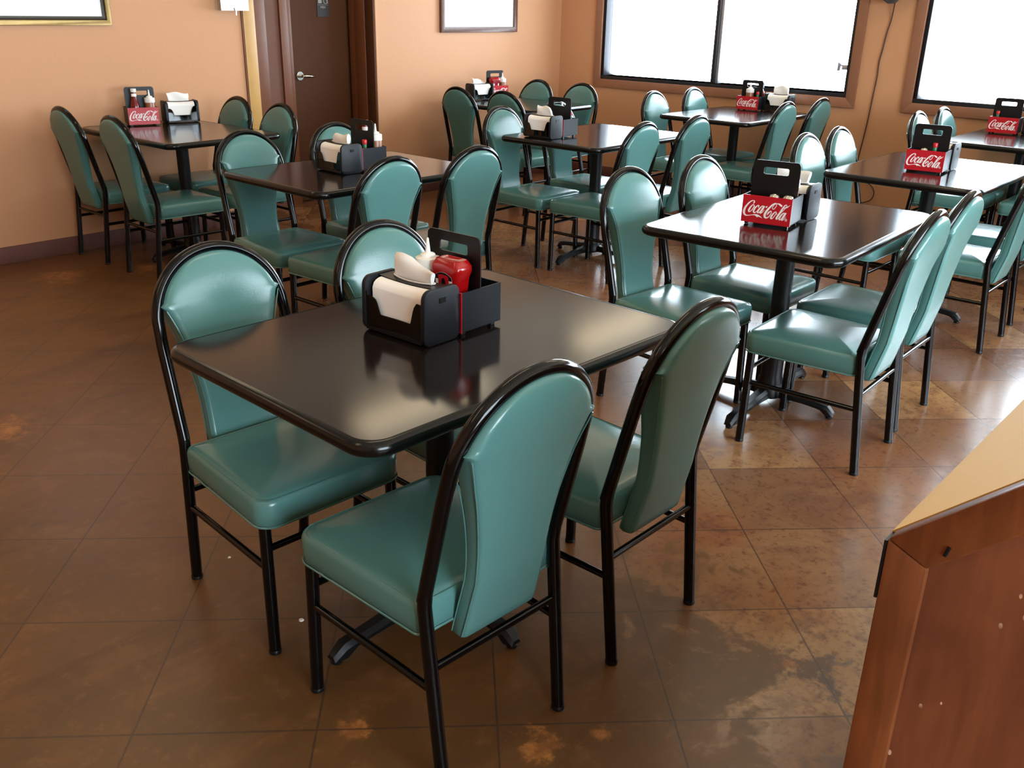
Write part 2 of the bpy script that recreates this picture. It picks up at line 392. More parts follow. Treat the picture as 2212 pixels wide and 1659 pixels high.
# windows
def window(name, w, axis, mull=None):
    a0, a1, z0, z1 = w
    root = struct(empty(name, (XW, (a0 + a1) / 2, z0) if axis == 'y' else ((a0 + a1) / 2, YS, z0)))
    am, H = (a0 + a1) / 2, z1 - z0; hw = (a1 - a0) / 2
    def P(a, dep, z):   # a along the wall, dep out of the room, z above the sill
        return (dep, a, z) if axis == 'y' else (a, -dep, z)
    def bx(mb, p, q, d0, d1, zz0, zz1):
        A = P(p, d0, zz0); B = P(q, d1, zz1)
        return mb.box(min(A[0], B[0]), max(A[0], B[0]), min(A[1], B[1]), max(A[1], B[1]), zz0, zz1)
    c = 0.072
    for (p0, p1, q0, q1) in (((-hw - c, -c), (hw + c, -c), (hw, 0), (-hw, 0)), ((-hw - c, H + c), (-hw, H), (hw, H), (hw + c, H + c)),
                             ((-hw - c, -c), (-hw, 0), (-hw, H), (-hw - c, H + c)), ((hw + c, -c), (hw + c, H + c), (hw, H), (hw, 0))):
        m_ = MB(); prism(m_, (p0, p1, q0, q1), lambda a, b, t: P(a, t, b), -0.02, 0.0)
        m_.obj('window_casing', 'wood_trim', root, bevel=0.002)
    fr = MB(); f = 0.03
    for args in ((-hw, hw, 0.0, 0.16, 0, f), (-hw, hw, 0.0, 0.16, H - f, H), (-hw, -hw + f, 0.0, 0.16, f, H - f), (hw - f, hw, 0.0, 0.16, f, H - f)):
        bx(fr, *args)
    fr.obj('window_frame', 'alu_dark', root, bevel=0.002)
    edges = [-hw + f, hw - f]
    if mull is not None:
        mm = mull - am
        bx(MB(), mm - 0.002, mm + 0.03, 0.03, 0.13, f, H - f).obj('mullion', 'alu_dark', root, bevel=0.002)
        bx(MB(), mm - 0.030, mm - 0.002, 0.05, 0.11, f, H - f).obj('sash_stile', 'alu_light', root, bevel=0.002)
        spans = ((edges[0], mm - 0.03), (mm + 0.03, edges[1]))
    else:
        spans = (tuple(edges),)
    for p, q in spans:
        bx(MB(), p, q, 0.085, 0.089, f, H - f).obj('window_pane', 'pane', root, smooth=False)
    return root, P
w1, Pw = window('window_1', W1, 'y', mull=4.20)
lt = MB(); hw = (W1[1] - W1[0]) / 2
lt.box(0.01, 0.06, -hw + 0.03, -hw + 0.075, 0.20, 0.235)
lt.tube([(0.03, -hw + 0.075, 0.22), (0.02, -hw + 0.10, 0.245), (0.02, -hw + 0.105, 0.19)], [0.008, 0.022, 0.012], 10)
lt.obj('sash_latch', 'alu_light', w1, bevel=0.003)
window('window_2', W2, "y", mull=0.6); window('window_unseen', W3, 'x', mull=2.1)

# pictures
def picture(name, x0, x1, z0, z1, fw, outer, label, lip=None):
    r = tag(empty(name, ((x0 + x1) / 2, YB, z0)), label, 'picture')
    hw, H = (x1 - x0) / 2, z1 - z0
    fm = MB()
    for p in (((-hw, 0), (hw, 0), (hw - fw, fw), (-hw + fw, fw)), ((-hw, H), (-hw + fw, H - fw), (hw - fw, H - fw), (hw, H)),
              ((-hw, 0), (-hw + fw, fw), (-hw + fw, H - fw), (-hw, H)), ((hw, 0), (hw, H), (hw - fw, H - fw), (hw - fw, fw))):
        fm.loft([[(a, -0.002, b) for a, b in p], [(a * (1 if True else 1), -0.026, b) for a, b in p]])
    fm.obj('frame', outer, r, bevel=0.003)
    if lip:
        w2_ = fw; w3 = fw + 0.02; lp = MB()
        for p in (((-hw + w2_, w2_), (hw - w2_, w2_), (hw - w3, w3), (-hw + w3, w3)), ((-hw + w2_, H - w2_), (-hw + w3, H - w3), (hw - w3, H - w3), (hw - w2_, H - w2_)),
                  ((-hw + w2_, w2_), (-hw + w3, w3), (-hw + w3, H - w3), (-hw + w2_, H - w2_)), ((hw - w2_, w2_), (hw - w2_, H - w2_), (hw - w3, H - w3), (hw - w3, w3))):
            lp.loft([[(a, -0.002, b) for a, b in p], [(a, -0.018, b) for a, b in p]])
        lp.obj('inner_frame', lip, r, bevel=0.002)
    MB().box(-hw + fw * .8, hw - fw * .8, -0.010, -0.002, fw * .8, H - fw * .8).obj('print', 'print_glare', r, smooth=False)
    return r
picture('framed_picture', 1.78, 2.897, 1.333, 2.13, 0.03, 'gold', 'picture with glare-white face in a gold frame on the left wall', 'dark_lip')
picture('framed_picture', 5.677, 6.616, 1.276, 2.03, 0.042, 'carved', 'picture with glare-white face in a carved brown frame on the back wall')

# thermostat in a clear guard
tg = tag(empty('thermostat', (3.728, YB - 0.0185, 1.425)), 'white thermostat in a clear plastic guard beside the pale wood trim', 'thermostat')
MB().box(-0.068, 0.062, -0.030, 0.0175, 0.018, 0.14).obj('thermostat_body', 'white_plastic', tg, bevel=0.006)
g = MB(); g.box(-0.105, 0.105, -0.058, -0.055, 0.0, 0.17).box(-0.105, -0.102, -0.055, -0.001, 0, 0.17).box(0.102, 0.105, -0.055, -0.001, 0, 0.17).box(-0.102, 0.102, -0.055, -0.001, 0, 0.003).box(-0.102, 0.102, -0.055, -0.001, 0.167, 0.17)
g.obj('guard_cover', 'acrylic', tg, smooth=False)
k_ = MB(); k_.tube([(0, -0.052, 0.010), (0, -0.066, 0.010)], 0.008, 12); k_.tube([(0.0, -0.064, 0.004), (0.0, -0.064, -0.028)], 0.004, 8)
k_.obj('guard_lock', 'chrome', tg)

# speaker on the window wall and its cord
spk = tag(empty('wall_speaker', (XW, 2.745, 1.555)), 'dark grey wall speaker between the two windows, tapering downwards', 'speaker')
b = MB()
b.loft([[(-0.15 - dx, y_, z) for dx, y_ in ((0.0, -w), (0.0, w), (-0.10, w * .6), (-0.10, -w * .6))] for w, z in ((0.012, 0.0), (0.085, 0.045), (0.11, 0.075), (0.11, 0.33))])
b.obj('speaker_body', 'speaker', spk, bevel=0.006)
MB().box(-0.05, 0.0, -0.03, 0.03, 0.1, 0.2).obj('wall_bracket', 'speaker', spk, bevel=0.004)
cordp = [(XW - .03, 2.748, 1.56), (XW - .01, 2.762, 1.45), (XW - .008, 2.779, 1.361), (XW - .008, 2.792, 1.24), (XW - .008, 2.803, 1.152), (XW - .008, 2.800, 1.05), (XW - .008, 2.806, 0.955), (XW - .008, 2.812, 0.85), (XW - .008, 2.819, 0.735), (XW - .008, 2.83, 0.60), (XW - .008, 2.842, 0.49), (XW - .01, 2.85, 0.36), (XW - .02, 2.80, 0.30), (XW - .03, 2.71, 0.262), (XW - .03, 2.674, 0.21), (XW - .03, 2.688, 0.155), (XW - .025, 2.74, 0.125), (XW - .02, 2.80, 0.112)]
def smooth_path(pts, n=5):
    P = [Vector(p) for p in pts]; out = []
    for i in range(len(P) - 1):
        p0, p1, p2, p3 = P[max(i - 1, 0)], P[i], P[i + 1], P[min(i + 2, len(P) - 1)]
        for k in range(n):
            t = k / n
            out.append(0.5 * ((2 * p1) + (p2 - p0) * t + (2 * p0 - 5 * p1 + 4 * p2 - p3) * t * t + (3 * p1 - p0 - 3 * p2 + p3) * t ** 3))
    return out + [P[-1]]
tag(MB().tube(smooth_path(cordp), 0.0045, 8).obj('speaker_cord', 'cord'), 'thin dark cord hanging down the wall between the windows', 'cord')

# ceiling lights
n_l = 0
CL = [(x, y) for y in (4.25, 1.75) for x in (-0.6, 1.65, 3.95, 6.2)]
NAMES_L = ['left', 'centre left', 'centre right', 'right']
for x, y in CL:
    c = tag(empty('ceiling_light', (x, y, ZC)), 'ceiling light troffer, %s one of the row %s' % (NAMES_L[n_l % 4], ('nearest the back wall', 'above the middle of the room', 'behind the camera')[n_l // 4]), 'light', 'ceiling lights')
    n_l += 1
    MB().box(-0.62, 0.62, -0.17, 0.17, -0.055, 0.0).obj('housing', 'white_plastic', c, bevel=0.004)
    MB().box(-0.58, 0.58, -0.13, 0.13, -0.062, -0.056).obj('diffuser', 'diffuser', c, smooth=False)

# ------------------------------------------------------------------ chair
ZB, LEAN = 0.441, 0.249
def lean_y(z): return -0.125 - LEAN * (z - ZB)
def make_chair():
    root = empty('dining_chair')
    # seat outline: rounded trapezoid
    def outline(ins):
        rear, front, y0, y1 = 0.187 - ins, 0.205 - ins, -0.118 + ins, 0.285 - ins
        pts = []
        for (cx, cy_, rr, a0) in ((front, y1, 0.045, 0), (-front, y1, 0.045, PI / 2), (-rear, y0, 0.02, PI), (rear, y0, 0.02, 3 * PI / 2)):
            rr = max(0.006, rr - ins * 0.5); sx = 1 if cx > 0 else -1; sy_ = 1 if cy_ > 0.1 else -1
            for k in range(7):
                a = a0 + PI / 2 * k / 6
                pts.append((cx - sx * rr + rr * math.cos(a), cy_ - sy_ * rr + rr * math.sin(a)))
        return pts
    rings = []
    for ins, z in ((0.03, 0.352), (0.006, 0.355), (0.000, 0.361), (-0.001, 0.385), (-0.001, 0.412), (0.002, 0.4215), (0.0070, 0.4262), (0.0095, 0.4240), (0.0115, 0.4262), (0.03, 0.4310), (0.06, 0.4365), (0.10, 0.4405), (0.15, 0.4420)):
        rings.append([(x, y, z) for x, y in outline(ins)])
    st = MB().loft(rings).obj('seat', 'vinyl', root, angle=75)
    ol = [(x, y, 0.3575) for x, y in outline(0.0)]
    MB().loft([[(p[0] * (1 + 0.0), p[1], p[2] + dz) if k == 0 else p for p in ol] for k, dz in ()] or [[(x, y, 0.354) for x, y in outline(0.001)], [(x, y, 0.3550) for x, y in outline(-0.0018)], [(x, y, 0.3580) for x, y in outline(-0.0026)], [(x, y, 0.360) for x, y in outline(-0.0005)]], cap0=False, cap1=False).obj('welt', 'vinyl', st)
    # back pad
    R, zs, k = 0.1690, 0.724, 1.0305
    apex = zs + R / k - 0.0005
    zsh = 0.776
    def halfw(z):
        if abs(z - zsh) < 1e-6: return 0.1700
        if z >= zsh: return math.sqrt(max(0.0, R * R - ((z - zs) * k) ** 2))
        w0 = math.sqrt(R * R - ((zsh - zs) * k) ** 2)
        q = max(0.0, (z - 0.47) / (zsh - 0.47))
        return 0.097 + (w0 + 0.003 - 0.097) * q ** 1.9 + 0.006 * max(0, (0.47 - z) / 0.15)
    zr = [0.318, 0.321, 0.328] + [0.35 + 0.0285 * i for i in range(15)] + [zsh - 0.010, zsh, zsh + 0.006, zsh + 0.012]
    m = 14
    zr += [zsh + 0.012 + (apex - zsh - 0.012) * math.sin(PI / 2 * i / m) for i in range(1, m + 1)]
    nu = 22; rings = []
    for z in zr:
        w = max(halfw(z), 0.002)
        T = 0.023 + 0.006 * min(1, max(0, (z - 0.5) / 0.2))
        off = -0.031 * min(1, max(0, (0.70 - z) / 0.24)) - 0.002
        if z > zs: T *= (max(0.0, 1 - ((z - zs) / (apex - zs)) ** 5)) ** 0.4; T = max(T, 0.004)
        if z < 0.33: T *= (0.45, 0.8, 0.97)[zr.index(z)]; w *= (0.90, 0.96, 1.0)[zr.index(z)]
        pts = []
        for side in (1, -1):
            for i in range(nu):
                q_ = -math.cos(PI * i / nu); u = math.copysign(abs(q_) ** 0.75, q_) * side
                t = T * (max(0.0, 1 - abs(u) ** 22)) ** 0.42
                bulge = 0.006 * (1 - u * u) * min(1, max(0, (z - 0.6) / 0.15))
                pts.append((u * w, lean_y(z) + off + (t + bulge) * side, z))
        rings.append(pts)
    bk = MB().loft(rings).obj('backrest', 'vinyl', root, angle=80)
    # piping along the front and rear edges of the stem
    pp = MB()
    for side in (1, -1):
        lft, rgt_ = [], []
        for z, r_ in list(zip(zr, rings))[2:]:
            if z > zsh - 0.006: break
            ys = [p[1] for p in r_]; yc = (max(ys) + min(ys)) / 2; hh = (max(ys) - min(ys)) / 2
            w = max(p[0] for p in r_); y_ = yc + side * (hh - 0.006) * 0.9
            lft.append((-w + 0.0012, y_, z)); rgt_.append((w - 0.0012, y_, z))
        pp.tube(lft, 0.0017, 6); pp.tube(rgt_, 0.0017, 6)
    pp.obj('piping', 'vinyl', bk)
    # arched tube
    Ra = 0.1765; arc = [(0.18, lean_y(ZB), ZB)]
    for i in range(1, 6): arc.append((0.18 - 0.001 * i / 5, lean_y(ZB + (zs - ZB) * i / 6), ZB + (zs - ZB) * i / 6))
    for i in range(33):
        a = PI * i / 32; z = zs + Ra / k * math.sin(a); arc.append((Ra * math.cos(a), lean_y(z), z))
    for i in range(5, 0, -1): arc.append((-0.18 + 0.001 * i / 5, lean_y(ZB + (zs - ZB) * i / 6), ZB + (zs - ZB) * i / 6))
    arc.append((-0.18, lean_y(ZB), ZB))
    MB().tube(arc, 0.0148, 16).obj('back_frame', 'black_enamel', root)
    for sx in (-1, 1):
        for kind in ('rear', 'front'):
            if kind == 'rear':
                foot = Vector((sx * 0.173, -0.168, 0)); topp = Vector((sx * 0.18, lean_y(ZB), ZB))
                pth = [foot + Vector((0, -0.0, 0.004)), foot.lerp(topp, 0.5), foot.lerp(topp, 0.97), Vector((sx * 0.18, lean_y(ZB + 0.02), ZB + 0.02))]
            else:
                foot = Vector((sx * 0.189, 0.26, 0)); pth = [foot + Vector((0, 0, 0.004)), (sx * 0.186, 0.257, 0.2), (sx * 0.184, 0.255, 0.358)]
            lg = MB().tube(pth, 0.0148, 14).obj('leg', 'black_enamel', root)
            MB().lathe([(0.0105, 0), (0.0155, 0.001), (0.0158, 0.009), (0.0149, 0.011)], c=(foot.x, foot.y, 0), seg=14).obj('foot_glide', 'black_plastic', lg)
    def on_rear(z): return Vector((0.173 + 0.007 * z / ZB, -0.168 + 0.043 * z / ZB, z))
    for sx in (-1, 1):
        a = on_rear(0.238); MB().tube([(sx * a.x, a.y, a.z), (sx * 0.1865, 0.2575, 0.238)], 0.0088, 10).obj('stretcher', 'black_enamel', root)
    a = on_rear(0.287); MB().tube([(-a.x, a.y, a.z), (a.x, a.y, a.z)], 0.0088, 10).obj('stretcher', 'black_enamel', root)
    MB().tube([(-0.1855, 0.256, 0.290), (0.1855, 0.256, 0.290)], 0.0088, 10).obj('stretcher', 'black_enamel', root)
    return root

TN = {'T1': 'front table', 'T2': 'middle right table', 'T3': 'far right table', 'T4': 'left centre table', 'T5': 'left wall table',
      'T6': 'centre table', 'T7': 'back wall table', 'T8': 'first window table', 'T9': 'second window table'}
CH = [('T1', 'NW', 1.232, 1.908, 3.082), ('T1', 'NE', 1.725, 1.811, 3.12), ('T1', 'SW', 1.188, 1.203, -0.059), ('T1', 'SE', 1.739, 1.193, -0.019),
      ('T2', 'NW', 3.070, 1.887, 3.071), ('T2', 'NE', 3.582, 1.857, 3.12), ('T2', 'SW', 3.121, 1.177, 0.037), ('T2', 'SE', 3.588, 1.211, 0.02),
      ('T3', 'NW', 4.710, 1.905, 3.13), ('T3', 'NE', 5.146, 1.915, 3.14), ('T3', 'SW', 4.765, 1.245, 0.0), ('T3', 'SE', 5.337, 1.270, 0.02),
      ('T4', 'NW', 2.590, 3.801, 3.13), ('T4', 'NE', 3.131, 3.790, 3.15), ('T4', 'SW', 2.580, 3.177, 0.0), ('T4', 'SE', 3.080, 3.165, -0.04),
      ('T6', 'NW', 4.460, 3.823, 3.14), ('T6', 'NE', 5.015, 3.830, 3.14), ('T6', 'SW', 4.470, 3.210, 0.0), ('T6', 'SE', 5.028, 3.208, 0.0),
      ('T8', 'NW', 6.270, 3.885, 3.14), ('T8', 'NE', 6.845, 3.885, 3.14), ('T8', 'SW', 6.312, 3.265, 0.0), ('T8', 'SE', 6.825, 3.240, 0.0),
      ('T7', 'WS', 5.545, 4.800, -PI / 2), ('T7', 'WN', 5.530, 5.270, -PI / 2), ('T7', 'EN', 6.195, 5.405, PI / 2), ('T7', 'ES', 6.195, 4.925, PI / 2),
      ('T5', 'WS', 2.646, 5.005, -PI / 2), ('T5', 'WN', 2.640, 5.600, -PI / 2), ('T5', 'EN', 3.305, 5.545, PI / 2), ('T5', 'ES', 3.262, 5.005, PI / 2),
      ('T9', 'NW', 6.420, 1.935, 3.14), ('T9', 'NE', 6.868, 1.925, 3.14), ('T9', 'SW', 6.460, 1.265, 0.0), ('T9', 'SE', 6.965, 1.255, 0.0)]
proto = make_chair()
for i, (t, pos, x, y, rz) in enumerate(CH):
    c = proto if i == 0 else dup(proto)
    c.location = (x, y, 0); c.rotation_euler = (0, 0, rz)
    if t in ('T5', 'T7'):
        side = 'left' if pos[0] == 'W' else 'right'; near = 'nearer the camera' if pos[1] == 'S' else 'against the wall'
    else:
        side = 'left' if pos[0] == 'N' else 'right'; near = 'nearer the camera' if pos[1] == 'W' else 'farther away'
    tag(c, 'teal vinyl dining chair on the %s side of %s, %s' % (side, TN[t], near), 'chair', 'teal dining chairs')

# ------------------------------------------------------------------ tables
TL, TW, TZ = 1.021, 0.756, 0.762
def make_table():
    root = empty('dining_table'); r = 0.0165
    o = rrect(TL / 2 - r, TW / 2 - r, 0.05, 8)
    def off(pts, d):
        out = []; n = len(pts)
        for i in range(n):
            a = Vector(pts[i - 1]); b_ = Vector(pts[(i + 1) % n]); t = (b_ - a).normalized()
            out.append((pts[i][0] + t.y * d, pts[i][1] - t.x * d))
        return out
    MB().loft([[(x, y, TZ - 2 * r) for x, y in o], [(x, y, TZ) for x, y in o]]).obj('tabletop', 'table_top', root, angle=30)
    rings = []
    for q in range(11):
        a = -PI / 2 + PI * q / 10
        rings.append([(x, y, TZ - r + (r + 0.0006) * math.sin(a)) for x, y in off(o, r * math.cos(a) + 0.0002)])
    MB().loft(rings, cap0=False, cap1=False).obj('edge_band', 'table_edge', root)
    MB().lathe([(0.036, 0.30), (0.036, 0.715), (0.06, 0.72), (0.06, TZ - 2 * r)], seg=24).box(-0.26, 0.26, -0.025, 0.025, 0.716, TZ - 2 * r).box(-0.025, 0.025, -0.22, 0.22, 0.716, TZ - 2 * r).obj('column', 'cast_iron', root)
    MB().lathe([(0.05, 0.055), (0.05, 0.10), (0.044, 0.115), (0.044, 0.31), (0.036, 0.318)], seg=24).obj('column_sleeve', 'cast_iron', root)
    bs = MB()
    for L, ang in ((0.36, 0), (0.36, PI), (0.275, PI / 2), (0.275, -PI / 2)):
        rings = []
        for s in range(11):
            q = s / 10; d = 0.03 + (L - 0.03) * q
            zt = 0.078 - 0.030 * q - (0.012 * max(0, q - 0.9) / 0.1); zb = 0.034 - 0.010 * q + 0.01 * math.sin(PI * q); w = 0.027 - 0.006 * q
            if q > 0.85: zb = 0.014 + 0.002 * (1 - q); w = 0.023
            if q == 1: zt -= 0.01; w *= 0.7
            sec = [(-w, zb), (w, zb), (w, zt - 0.012), (w * 0.55, zt), (-w * 0.55, zt), (-w, zt - 0.012)]
            rings.append([(d * math.cos(ang) - a * math.sin(ang), d * math.sin(ang) + a * math.cos(ang), z) for a, z in sec])
        bs.loft(rings)
    bs.lathe([(0.05, 0.03), (0.062, 0.04), (0.062, 0.07), (0.05, 0.088)], seg=20)
    base = bs.obj('base', 'cast_iron', root, angle=35)
    for dx, dy in ((0.345, 0), (-0.345, 0), (0, 0.26), (0, -0.26)):
        MB().lathe([(0.012, 0), (0.014, 0.002), (0.014, 0.01), (0.008, 0.016)], c=(dx, dy, 0), seg=12).obj('foot_glide', 'black_plastic', base)
    return root
TB = {'T1': (1.451, 1.508, -0.032), 'T2': (3.314, 1.515, 0.048), 'T3': (5.003, 1.572, 0.004), 'T4': (2.838, 3.484, -0.018), 'T6': (4.764, 3.516, 0.006),
      'T8': (6.590, 3.576, -0.01), 'T5': (2.953, 5.275, PI / 2 + 0.023), 'T7': (5.870, 5.165, PI / 2 + 0.03), 'T9': (6.730, 1.585, 0.0)}
TLAB = {'T1': 'dark laminate dining table in the foreground, nearest the camera', 'T2': 'dark laminate dining table right of centre, white window glare on its top',
        'T3': 'dark laminate dining table behind the middle right one, mostly in white glare', 'T4': 'dark laminate dining table left of centre, behind the front table',
        'T5': 'dark laminate dining table with its end at the left wall', 'T6': 'dark laminate dining table in the centre, half lit by the window',
        'T7': 'dark laminate dining table at the back wall under the brown framed picture', 'T8': 'dark laminate dining table under the window with the mullion',
        'T9': 'dark laminate dining table under the right hand window, cut by the frame edge'}
tproto = make_table()
for i, (k, (x, y, rz)) in enumerate(TB.items()):
    t = tproto if i == 0 else dup(tproto)
    t.location = (x, y, 0); t.rotation_euler = (0, 0, rz); tag(t, TLAB[k], 'table', 'dark dining tables')
    if k == 'T2':                                   # its pedestal stands a little off centre
        for ch_ in kids(t):
            if ch_.name.split('.')[0] in ('column', 'column_sleeve', 'base'): ch_.location = (0.030, 0.015, 0)

# ------------------------------------------------------------------ script lettering of the caddy panels
# strokes traced as (x, y, width); the panel corners below map them onto the unit panel
PC = ((180, 130), (2070, 375), (1910, 1325), (100, 1055))
STK = [
 [(562, 472, 26), (592, 440, 44), (604, 398, 40), (570, 372, 28), (490, 385, 40), (405, 440, 52), (330, 515, 60), (268, 595, 70), (228, 690, 80), (220, 765, 78), (245, 832, 62), (300, 868, 40), (380, 874, 26), (470, 868, 22), (560, 862, 26), (630, 866, 44)],
 [(575, 512, 24), (525, 530, 34), (455, 600, 54), (405, 680, 64), (394, 730, 56), (420, 753, 34), (470, 732, 26), (530, 672, 26), (576, 600, 28), (592, 545, 34), (575, 512, 24)],
 [(742, 615, 44), (770, 572, 38), (768, 546, 28), (728, 546, 28), (668, 590, 46), (608, 662, 58), (574, 732, 64), (590, 782, 50), (640, 786, 32), (700, 742, 22), (742, 690, 18)],
 [(940, 562, 24), (885, 580, 36), (805, 650, 56), (738, 730, 64), (726, 786, 50), (766, 795, 32), (830, 742, 26), (900, 652, 28), (942, 585, 30)],
 [(985, 572, 46), (930, 655, 62), (862, 742, 70), (822, 802, 58), (842, 818, 28), (905, 786, 20), (975, 708, 16)],
 [(592, 552, 26), (612, 590, 20), (596, 640, 18)],
 [(1440, 500, 24), (1440, 560, 22), (1402, 630, 22), (1345, 683, 24), (1303, 690, 24), (1283, 650, 22), (1312, 590, 22), (1370, 530, 24), (1432, 494, 28)],
 [(1440, 497, 32), (1390, 495, 36), (1300, 532, 50), (1200, 612, 62), (1105, 702, 72), (1025, 802, 80), (988, 892, 82), (1000, 952, 72), (1052, 981, 46), (1122, 960, 32), (1192, 890, 26), (1236, 820, 30), (1236, 766, 36), (1192, 766, 38), (1134, 812, 58), (1095, 858, 34), (1074, 888, 8)],
 [(1432, 512, 16), (1490, 508, 30), (1545, 525, 54), (1600, 565, 66), (1652, 604, 60)],
 [(1425, 786, 26), (1372, 800, 36), (1292, 870, 56), (1232, 950, 66), (1226, 1000, 56), (1256, 1016, 34), (1312, 980, 26), (1380, 900, 26), (1422, 840, 30), (1425, 786, 26)],
 [(1826, 562, 28), (1788, 562, 32), (1730, 610, 46), (1642, 720, 58), (1562, 832, 64), (1482, 932, 68), (1432, 1000, 62), (1426, 1036, 42), (1472, 1030, 22), (1525, 984, 16)],
 [(1826, 562, 28), (1836, 592, 24), (1802, 642, 22), (1702, 742, 24), (1602, 822, 24), (1522, 902, 18)],
 [(1718, 672, 26), (1792, 656, 40), (1872, 628, 34), (1930, 592, 18), (1968, 564, 4)],
 [(1745, 832, 26), (1682, 850, 38), (1602, 920, 56), (1542, 1002, 64), (1536, 1050, 50), (1576, 1060, 32), (1642, 1000, 26), (1712, 902, 28), (1752, 842, 28)],
 [(1802, 832, 44), (1742, 912, 62), (1672, 1002, 70), (1626, 1062, 58), (1652, 1080, 28), (1712, 1050, 20), (1792, 968, 14)],
 [(1425, 812, 22), (1450, 850, 18), (1440, 890, 16)],
]
POLY = [[(600, 846), (690, 842), (780, 878), (860, 940), (902, 992), (830, 955), (765, 935), (730, 938), (706, 956), (680, 925), (630, 886), (570, 878)],
        [(1045, 580), (1106, 582), (1076, 634), (1010, 630)]]
def homography(src):
    # src corners TL TR BR BL -> unit square u right, v up ; solved by gaussian elimination
    dst = ((0, 1), (1, 1), (1, 0), (0, 0)); A = []
    for (x, y), (u, v) in zip(src, dst):
        A.append([x, y, 1, 0, 0, 0, -u * x, -u * y, u]); A.append([0, 0, 0, x, y, 1, -v * x, -v * y, v])
    n = 8
    for i in range(n):
        p = max(range(i, n), key=lambda r: abs(A[r][i])); A[i], A[p] = A[p], A[i]
        A[i] = [q / A[i][i] for q in A[i]]
        for r in range(n):
            if r != i: A[r] = [a - A[r][i] * b for a, b in zip(A[r], A[i])]
    h = [A[i][8] for i in range(n)]
    def f(x, y):
        w = h[6] * x + h[7] * y + 1
        return ((h[0] * x + h[1] * y + h[2]) / w, (h[3] * x + h[4] * y + h[5]) / w)
    return f
HM = homography(PC)
def lettering_mesh(fn, d0=0.0004):
    """fn(u, v, t) gives the 3D point on the panel, t out of the panel"""
    mb = MB()
    for k_s, st in enumerate(STK):
        dl = d0 + 0.00004 * k_s
        P = smooth_path([(a, b, c) for a, b, c in st], 6); L = []; Rr = []
        for i, p in enumerate(P):
            q0, q1 = P[max(i - 1, 0)], P[min(i + 1, len(P) - 1)]
            tx, ty = q1.x - q0.x, q1.y - q0.y; n = math.hypot(tx, ty) or 1; tx, ty = tx / n, ty / n
            w = p.z / 2
            L.append((p.x - ty * w, p.y + tx * w)); Rr.append((p.x + ty * w, p.y - tx * w))
        rows = []
        for a, b in zip(L, Rr):
            rows.append([fn(*HM(*a), dl), fn(*HM(*b), dl)])
        mb.loft(rows, close=False, cap0=False, cap1=False)
    for pl in POLY:
        mb.add([fn(*HM(*p), d0 + 0.0009) for p in pl], [tuple(range(len(pl)))])
    c = []
    for rr in (46, 33):
        c.append([fn(*HM(1787 + rr * math.cos(2 * PI * q / 20), 1080 + rr * math.sin(2 * PI * q / 20)), d0) for q in range(20)])
    mb.loft(c, cap0=False, cap1=False)
    for q0, q1 in (((1772, 1100), (1776, 1062)), ((1776, 1062), (1800, 1064)), ((1800, 1064), (1796, 1080)), ((1796, 1080), (1776, 1082)), ((1786, 1082), (1800, 1102))):
        dx, dy = q1[0] - q0[0], q1[1] - q0[1]; n = math.hypot(dx, dy); nx, ny = -dy / n * 3.5, dx / n * 3.5
        mb.add([fn(*HM(*p), d0) for p in ((q0[0] + nx, q0[1] + ny), (q1[0] + nx, q1[1] + ny), (q1[0] - nx, q1[1] - ny), (q0[0] - nx, q0[1] - ny))], [(0, 1, 2, 3)])
    return mb

